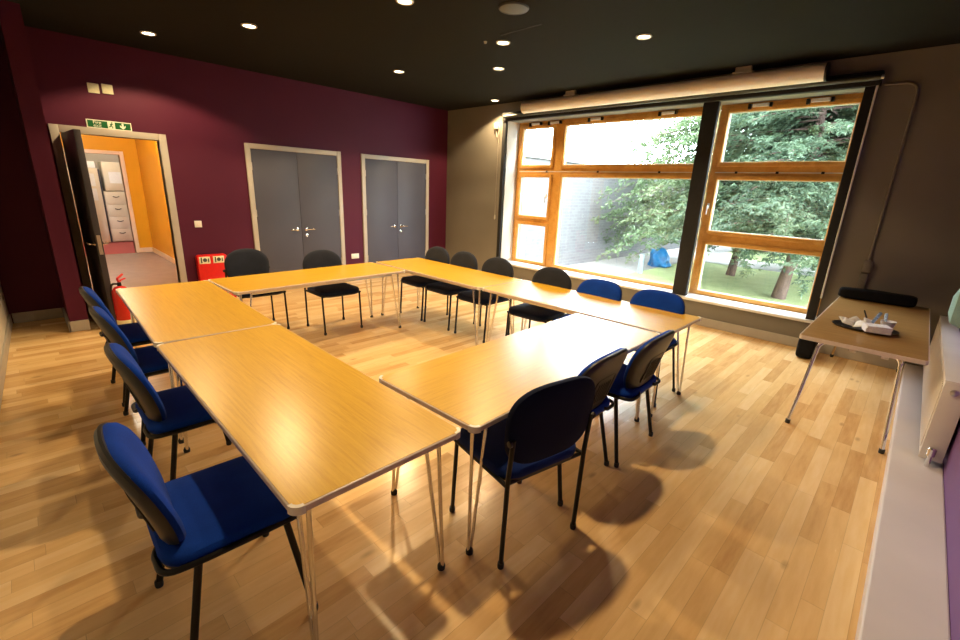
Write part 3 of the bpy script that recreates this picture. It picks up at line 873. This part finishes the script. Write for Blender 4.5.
def chair_shell(label, group):
    """Blue cushioned stacking chair with a black plastic back shell."""
    t = thing('conference_chair', label, 'chair', (0, 0, 0), 0, group)
    seat_parts(t, 'blue'); frame_parts(t, .262)
    o = back_outline(.238, .194, 3.2, 3.0, .84)
    f = back_map(.642, -.215, .30, .42, .35)
    bm = bmesh.new(); pad(bm, o, [(.9, -.006), (.99, 0), (1, .012), (.985, .024), (.93, .034), (.8, .040), (.4, .044), (.05, .044)], f); obj('backrest', bm, M['blue'], t)
    bm = bmesh.new(); pad(bm, o, [(.5, -.030), (.86, -.026), (.96, -.018), (1.012, -.004), (1.015, .006)], f); sh = obj('back_shell', bm, M['plastic'], t)
    bm = bmesh.new()
    for u in (-.06, -.036, -.012, .012, .036, .06):
        tube(bm, [f(u, -.11 + k * .025, -.0335) for k in range(6)], .003, 6)
    tube(bm, fillet([f(-.10, -.12, -.031), f(-.10, .05, -.031), f(.10, .05, -.031), f(.10, -.12, -.031)], .03), .0035, 6)
    obj('shell_rib', bm, M['plastic'], sh)
    return t

def chair_arch(label, group, fab, seatfab, o=None):
    """Chair with a round topped upholstered back carried on its rear legs."""
    t = thing('conference_chair', label, 'chair', (0, 0, 0), 0, group)
    seat_parts(t, seatfab)
    for s in (-1, 1):
        leg(t, [(s * .226, .212, .01), (s * .226, .185, .43)])
        leg(t, [(s * .228, -.212, .01), (s * .228, -.222, .45), (s * .226, -.238, .66)])
    bm = bmesh.new()
    for s in (-1, 1): tube(bm, [(s * .228, .20, .432), (s * .230, -.222, .432)], .0105, 10)
    tube(bm, [(-.228, .19, .425), (.228, .19, .425)], .010, 8); tube(bm, [(-.228, -.20, .425), (.228, -.20, .425)], .010, 8)
    obj('seat_frame', bm, M['black_metal'], t)
    o = o or back_outline(.238, .185, 2.25, 3.6, .92)
    f = back_map(.69, -.240, .08, .30, .1)
    bm = bmesh.new(); pad(bm, o, [(.5, -.020), (.9, -.016), (.985, -.006), (1, .006), (.99, .018), (.94, .028), (.8, .033), (.4, .035), (.05, .035)], f); obj('backrest', bm, M[fab], t)
    bm = bmesh.new()
    for s in (-1, 1):
        lathe(bm, [(0, 0), (.014, 0), (.014, .012), (0, .014)], 12, Matrix.Translation((s * .236, -.238, .645)) @ Matrix.Rotation(s * pi / 2, 4, 'Y'))
    obj('pivot_knob', bm, M['plastic'], t)
    return t

GL, GW, GC, GF = 'blue chairs along the left tables', 'chairs along the window', 'charcoal chairs in front of the double doors', 'chairs at the near right table'
def put(o, loc, rz): o.location = (*loc, 0); o.rotation_euler = (0, 0, rz); return o

shell = put(chair_shell('blue chair nearest the camera at bottom left', GL), (5.35, -5.775), -.02)
dup(shell, (4.42, -5.645, 0), .0, 'second blue chair from the camera along the left tables', GL)
dup(shell, (3.56, -5.62, 0), .02, 'third blue chair from the camera along the left tables', GL)
dup(shell, (2.88, -5.61, 0), .0, 'blue chair nearest the open door and extinguisher', GL)
dup(shell, (4.925, -2.585, 0), pi - .02, 'royal blue backed chair by the window next to the charcoal chairs', GW)
dup(shell, (5.50, -2.585, 0), pi + .03, 'royal blue backed chair by the black window post', GW)
dup(shell, (5.715, -4.075, 0), pi / 2 + .03, 'middle of three chairs at the near right table, ribbed black shell', GF)
dup(shell, (5.75, -3.52, 0), pi / 2 + .03, 'ribbed black shell chair at the right table, farthest from camera', GF)
arch = put(chair_arch('charcoal chair nearest the room corner on the window side', GW, 'charcoal', 'seatnavy'), (2.52, -2.565), pi + .0)
dup(arch, (3.03, -2.565, 0), pi, 'second charcoal chair from the room corner on the window side', GW)
dup(arch, (3.60, -2.565, 0), pi + .03, 'third charcoal chair from the corner, before the left window channel', GW)
dup(arch, (4.375, -2.57, 0), pi + .06, 'charcoal chair on the window side next to a royal blue one', GW)
dup(arch, (1.87, -4.40, 0), -pi / 2, 'charcoal chair beside the red extinguisher stand', GC)
dup(arch, (2.33, -3.733, 0), -pi / 2, 'charcoal chair before the wider double door, seat under the far table', GC)
put(chair_arch('navy backed chair nearest the camera at the right table', GF, 'navy', 'midnavy', back_outline(.25, .185, 3.0, 3.6, .95)), (5.82, -4.61), radians(79))

# ------------------------------------------------------------------ radiator, tray, bags
t = thing('radiator', 'white panel radiator on the right wall above the boxing', 'radiator', (0, 0, 0))
bm = bmesh.new()
box(bm, (7.286, -2.42, .135), (7.306, -.14, .635), .006)
obj('front_panel', bm, M['white'], t)
bm = bmesh.new()
n = 46
for k in range(n):
    y = -2.37 + k * 2.18 / n
    box(bm, (7.279, y, .18), (7.287, y + .022, .60), .006)
obj('ribbing', bm, M['white'], t)
obj('rear_panel', B((7.37, -2.42, .135), (7.385, -.14, .635), .005), M['white'], t)
bm = bmesh.new(); box(bm, (7.282, -2.424, .635), (7.392, -.136, .648), .003)
box(bm, (7.284, -2.428, .13), (7.39, -2.42, .64), .003); box(bm, (7.284, -.14, .13), (7.39, -.132, .64), .003)
obj('casing', bm, M['white'], t)
bm = bmesh.new(); lathe(bm, [(0, 0), (.02, 0), (.02, .012), (.01, .016), (0, .016)], 14, Matrix.Translation((7.335, -2.428, .585)) @ Matrix.Rotation(pi / 2, 4, 'X')); obj('bleed_plug', bm, M['steel'], t)
bm = bmesh.new()
lathe(bm, [(0, 0), (.012, 0), (.012, .07), (.02, .075), (.021, .12), (.014, .128), (0, .128)], 16, Matrix.Translation((7.33, -2.455, .0955)))
tube(bm, [(7.33, -2.455, .175), (7.33, -2.42, .175)], .012, 10)
obj('valve', bm, M['chrome'], t)
bm = bmesh.new()
for y in (-2.0, -.6): box(bm, (7.385, y, .25), (7.4055, y + .03, .60), .002)
obj('wall_bracket', bm, M['white'], t)

tag(obj('draped_cloth', (lambda b: (pad(b, rrect(.16, .30, .04), [(.9, 0), (1, .02), (1, .09), (.82, .14), (.4, .16)], lambda u, v, w: Vector((7.405 - w, -1.58 + u + .01 * sin(v * 25), .97 + v))), b)[1])(bmesh.new()), M['teal']), 'pale teal cloth hanging on the right wall above the radiator', 'cloth')

TX, TY = 6.83, -1.62
t = thing('serving_tray', 'black oval tray on the side table under sachets', 'tray', (TX, TY, ZT))
bm = bmesh.new()
el = [(.205 * cos(2 * pi * k / 40), .15 * sin(2 * pi * k / 40)) for k in range(40)]
rings_solid(bm, [[(u * s, v * s, w) for u, v in el] for s, w in ((.86, .001), (.9, .003), (1, .014), (1, .018), (.97, .018), (.88, .006), (.2, .005))], lambda u, v, w: Vector((u, v, w)))
obj('dish', bm, M['tray'], t)
t = thing('napkin_stack', 'fanned stack of pale paper napkins at the tray edge', 'napkins', (TX + .075, TY - .125, ZT + .020), .25)
bm = bmesh.new(); 
for k in range(12):
    a = .03 * sin(k * .9) + k * .012
    box(bm, (-.075, -.055, k * .0042), (.075, .055, k * .0042 + .0036), .001, 1, Matrix.Rotation(a, 4, 'Z'))
obj('sheets', bm, M['napkin'], t)
def sachet(name, x, y, z, rx, ry, rz, mat, label, cat, w=.06, h=.07, th=.007, group='sachets on the black tray'):
    bm = bmesh.new(); pad(bm, rrect(w, h, .004, 2), [(1, 0), (.99, .0012), (.85, th * .8), (.5, th), (.05, th)], lambda u, v, q: Vector((u, v, q)))
    pad(bm, rrect(w, h, .004, 2), [(1, 0), (.85, -th * .6), (.05, -th)], lambda u, v, q: Vector((u, v, q)))
    o = obj(name, bm, M[mat]); o.location = (x, y, z); o.rotation_euler = (rx, ry, rz)
    return tag(o, label, cat, group)
sachet('tea_sachet', TX - .13, TY + .035, ZT + .034, .5, .15, .7, 'sachet', 'cream sachet leaning at the left end of the tray', 'sachet', .07, .08)
sachet('tea_sachet', TX - .10, TY - .0, ZT + .032, .42, .25, .2, 'sachet', 'cream sachet lying low before the left leaning one', 'sachet', .07, .08)
sachet('tea_sachet', TX - .06, TY + .06, ZT + .040, .6, -.3, .9, 'sachet', 'cream sachet behind the others at the left', 'sachet', .07, .08)
sachet('tea_sachet', TX - .03, TY - .02, ZT + .038, .55, -.35, -.4, 'sachet', 'white sachet in the middle of the tray', 'sachet', .07, .085)
sachet('tea_sachet', TX + .02, TY + .03, ZT + .045, .7, .3, .5, 'napkin', 'white sachet leaning behind the napkins', 'sachet', .08, .085)
sachet('sugar_stick', TX + .05, TY + .07, ZT + .085, 1.1, .5, .2, 'sachetblue', 'blue and white stick standing tallest on the tray', 'sachet', .022, .12, .005)
sachet('sugar_stick', TX + .105, TY + .085, ZT + .08, 1.0, -.3, -.3, 'sachetblue', 'blue and white stick right of the tallest one', 'sachet', .022, .12, .005)
sachet('sugar_stick', TX - .01, TY + .09, ZT + .08, 1.1, -.2, .7, 'tray', 'black stirrer stick poking up behind the sachets', 'stick', .012, .11, .003)
t = tag(obj('paper_cup', lathe(bmesh.new(), [(0, .02), (.034, .02), (.046, .095), (.048, .097), (.044, .094), (.032, .024), (0, .024)], 28, Matrix.Translation((TX + .125, TY + .045, ZT - .012)) @ Matrix.Rotation(.0, 4, 'X')), M['napkin']), 'white cup standing at the right of the tray', 'cup')

def soft_bag(name, c, s, label, cat):
    bm = bmesh.new()
    bmesh.ops.create_cube(bm, size=1)
    bmesh.ops.subdivide_edges(bm, edges=bm.edges, cuts=9, use_grid_fill=True)
    r = random.Random(3)
    for v in bm.verts:
        p = v.co.copy(); q = Vector((math.copysign(abs(2 * p.x) ** 1, p.x), 2 * p.y, 2 * p.z))
        k = (abs(q.x) ** 6 + abs(q.y) ** 6 + abs(q.z) ** 6) ** (1 / 6)
        q = q / max(k, 1e-6) * max(abs(q.x), abs(q.y), abs(q.z)) if k else q
        wob = 1 + .05 * sin(q.x * 5 + q.y * 3) + .03 * sin(q.z * 7 + q.x * 3)
        top = 1 if q.z < 0 else wob
        v.co = Vector((c[0] + q.x * s[0] / 2, c[1] + q.y * s[1] / 2, c[2] + s[2] / 2 + q.z * s[2] / 2 * top))
    return tag(obj(name, bm, M['bag'], sharp=80), label, cat)
soft_bag('laptop_bag', (6.80, -.21, ZT + .003), (.60, .16, .105), 'long black soft bag lying at the far end of the side table', 'bag')
soft_bag('floor_bag', (6.37, -.30, .005), (.16, .30, .24), 'black bag on the floor under the far end of side table', 'bag')

# ------------------------------------------------------------------ outside
G = -.14
struct('ground_paving', B((-6, WT, G - .1), (2.3, 14, G)), M['paving'], 'pale paving outside along the brick wall', 'paving')
tag(obj('lawn', B((2.3, WT, G - .1), (16, 7.6, G - .005)), M['grass']), 'green lawn under the trees outside the window', 'lawn', kind='stuff')
struct('ground_path', B((2.3, 7.6, G - .1), (16, 9.4, G)), M['paving'], 'pale path beyond the lawn outside', 'path')
tag(obj('far_lawn', B((2.3, 9.4, G - .1), (16, 26, G)), M['grass']), 'far strip of grass beyond the pale path', 'lawn', kind='stuff')
t = thing('brick_building', 'pale brick building wing outside the left window panes', 'building', (0, 0, 0))
obj('brick_wall', B((-.4, WT + .02, G), (.8, 13, 2.30)), M['brick'], t, smooth=False)
obj('roof_coping', B((-.45, WT + .02, 2.30), (.86, 13.05, 2.38)), M['coping'], t, smooth=False)

def tree(label, x, y, r0, h, zb, R, seed, leafm, nb=230, dense=1.0, taper=.55, group='conifers outside the window'):
    rg = random.Random(seed)
    t = thing('conifer_tree', label, 'tree', (x, y, G), 0, group)
    bm = bmesh.new()
    pts = [(.06 * sin(k * 1.3 + seed), .06 * cos(k * 1.7 + seed), h * k / 10) for k in range(11)]
    tube(bm, pts, [r0 * (1.25 if k == 0 else 1 - k * .088) for k in range(11)], 12)
    obj('trunk', bm, M['bark'], t)
    bmb = bmesh.new(); bmf = bmesh.new()
    for b in range(nb):
        f = rg.random() ** 1.15
        z = zb + (h - zb) * f
        rad = R * (1 - f) ** taper * rg.uniform(.75, 1.08) + .15
        a = rg.uniform(0, 2 * pi); d = Vector((cos(a), sin(a), 0)); side = Vector((-sin(a), cos(a), 0))
        droop = rg.uniform(.05, .35) * rad; lift = rg.uniform(0, .25)
        P = lambda s: d * (rad * s) + Vector((0, 0, z + lift * s - droop * s * s)) + side * (.1 * sin(s * 4 + b))
        if b % 2 == 0:
            tube(bmb, [P(s / 5) for s in range(6)], [.018 - .0025 * s for s in range(6)], 5)
        n = int((26 + 18 * rad) * dense)
        for k in range(n):
            s = rg.uniform(.22, 1.02); c = P(s) + side * rg.gauss(0, .16 * (1.15 - s) + .05) + Vector((0, 0, rg.gauss(0, .05)))
            for q in range(8):
                dr = (d * rg.uniform(.3, 1) + side * rg.gauss(0, .8) + Vector((0, 0, rg.uniform(-.65, .25)))).normalized()
                ln = rg.uniform(.045, .10); wv = dr.cross(Vector((rg.gauss(0, .5), rg.gauss(0, .5), 1))).normalized() * ln * rg.uniform(.11, .18)
                sag = Vector((0, 0, -ln * .18))
                v = [bmf.verts.new(p) for p in (c, c + dr * ln * .45 + wv, c + dr * ln + sag, c + dr * ln * .45 - wv)]
                bmf.faces.new(v)
    me = bpy.data.meshes.new('foliage'); bmf.to_mesh(me); bmf.free(); me.materials.append(leafm)
    fo = bpy.data.objects.new('foliage', me); COL.objects.link(fo); fo.parent = t; fo['kind'] = 'stuff'
    obj('branch', bmb, M['bark'], t)
    return t
tree('conifer whose slim trunk shows in the lower right pane at left', 3.95, 5.75, .085, 6.6, 1.15, 3.3, 11, M['leafA'], 560, 1.3, .28)
tree('conifer with the thicker reddish trunk close to the right window', 5.36, 3.75, .10, 6.6, 1.1, 2.2, 5, M['leafB'], 420, 1.5)
tree('conifer farther back between the two nearer trunks', 6.4, 11.0, .2, 10, 1.1, 3.6, 21, M['leafB'], 480, 1.5)
tree('tall conifer far back at the right', 10.0, 8.0, .2, 10, .6, 3.8, 31, M['leafA'], 420, 1.4)
tree('conifer far back behind the blue heap', 3.0, 12.5, .2, 9, .6, 3.0, 41, M['leafA'], 380, 1.4)

bm = bmesh.new()
bmesh.ops.create_icosphere(bm, subdivisions=4, radius=1)
for v in bm.verts:
    p = v.co; k = 1 + .18 * sin(p.x * 5) * cos(p.y * 4) + .1 * sin(p.z * 9 + p.x * 3)
    v.co = Vector((p.x * .30 * k, p.y * .28 * k, max(-.02, (p.z + .15) * .48 * k * (1.0 - .35 * p.x))))
o = tag(obj('tarpaulin_heap', bm, M['tarp']), 'bright blue covered heap under the trees outside', 'tarpaulin'); o.location = (2.25, 5.5, G + .02); o.scale = (.85, .85, .8)
bm = bmesh.new(); lathe(bm, [(0, 0), (.06, 0), (.06, .42), (.05, .45), (0, .46)], 16)
o = tag(obj('bollard', bm, M['post']), 'short grey bollard at the paving edge outside', 'bollard'); o.location = (2.42, 4.0, G)

# ------------------------------------------------------------------ light, camera, view
wd = bpy.data.worlds.new('overcast_sky'); SC.world = wd; wd.use_nodes = True
nt = wd.node_tree; bg = nt.nodes['Background']
tc = nt.nodes.new('ShaderNodeTexCoord'); sp = nt.nodes.new('ShaderNodeSeparateXYZ'); L(nt, tc.outputs['Generated'], sp.inputs[0])
c = ramp(nt, sp.outputs[2], [(0, (.80, .90, 1.0)), (.6, (.84, .92, 1.0))])
L(nt, c, bg.inputs[0]); bg.inputs[1].default_value = 38.0

pl = bpy.data.lights.new('window_portal', 'AREA'); pl.shape = 'RECTANGLE'; pl.size = WX1 - WX0; pl.size_y = WZ1 - WZ0
pl.cycles.is_portal = True
po = bpy.data.objects.new('window_portal', pl); COL.objects.link(po)
po.location = ((WX0 + WX1) / 2, WT + .02, (WZ0 + WZ1) / 2); po.rotation_euler = (-pi / 2, 0, 0)

cd = bpy.data.cameras.new('camera'); cd.sensor_width = 36; cd.lens = 443.3278 * 36 / 960; cd.clip_start = .02; cd.clip_end = 200
co = bpy.data.objects.new('camera', cd); COL.objects.link(co)
f = Vector((-0.66614099, 0.68989612, -0.28337171)); r = Vector((0.71042278, 0.7026073, 0.04052738)); u = Vector((-0.22705871, 0.17431677, 0.95815344))
co.matrix_world = Matrix(((r.x, u.x, -f.x, 6.9915), (r.y, u.y, -f.y, -6.1166), (r.z, u.z, -f.z, 1.6223), (0, 0, 0, 1)))
SC.camera = co
SC.view_settings.view_transform = 'Standard'; SC.view_settings.look = 'None'
SC.view_settings.exposure = 0; SC.view_settings.gamma = 1
try: SC.view_settings.use_curve_mapping = False
except Exception: pass
SC.cycles.use_denoising = True
SC.cycles.max_bounces = 10
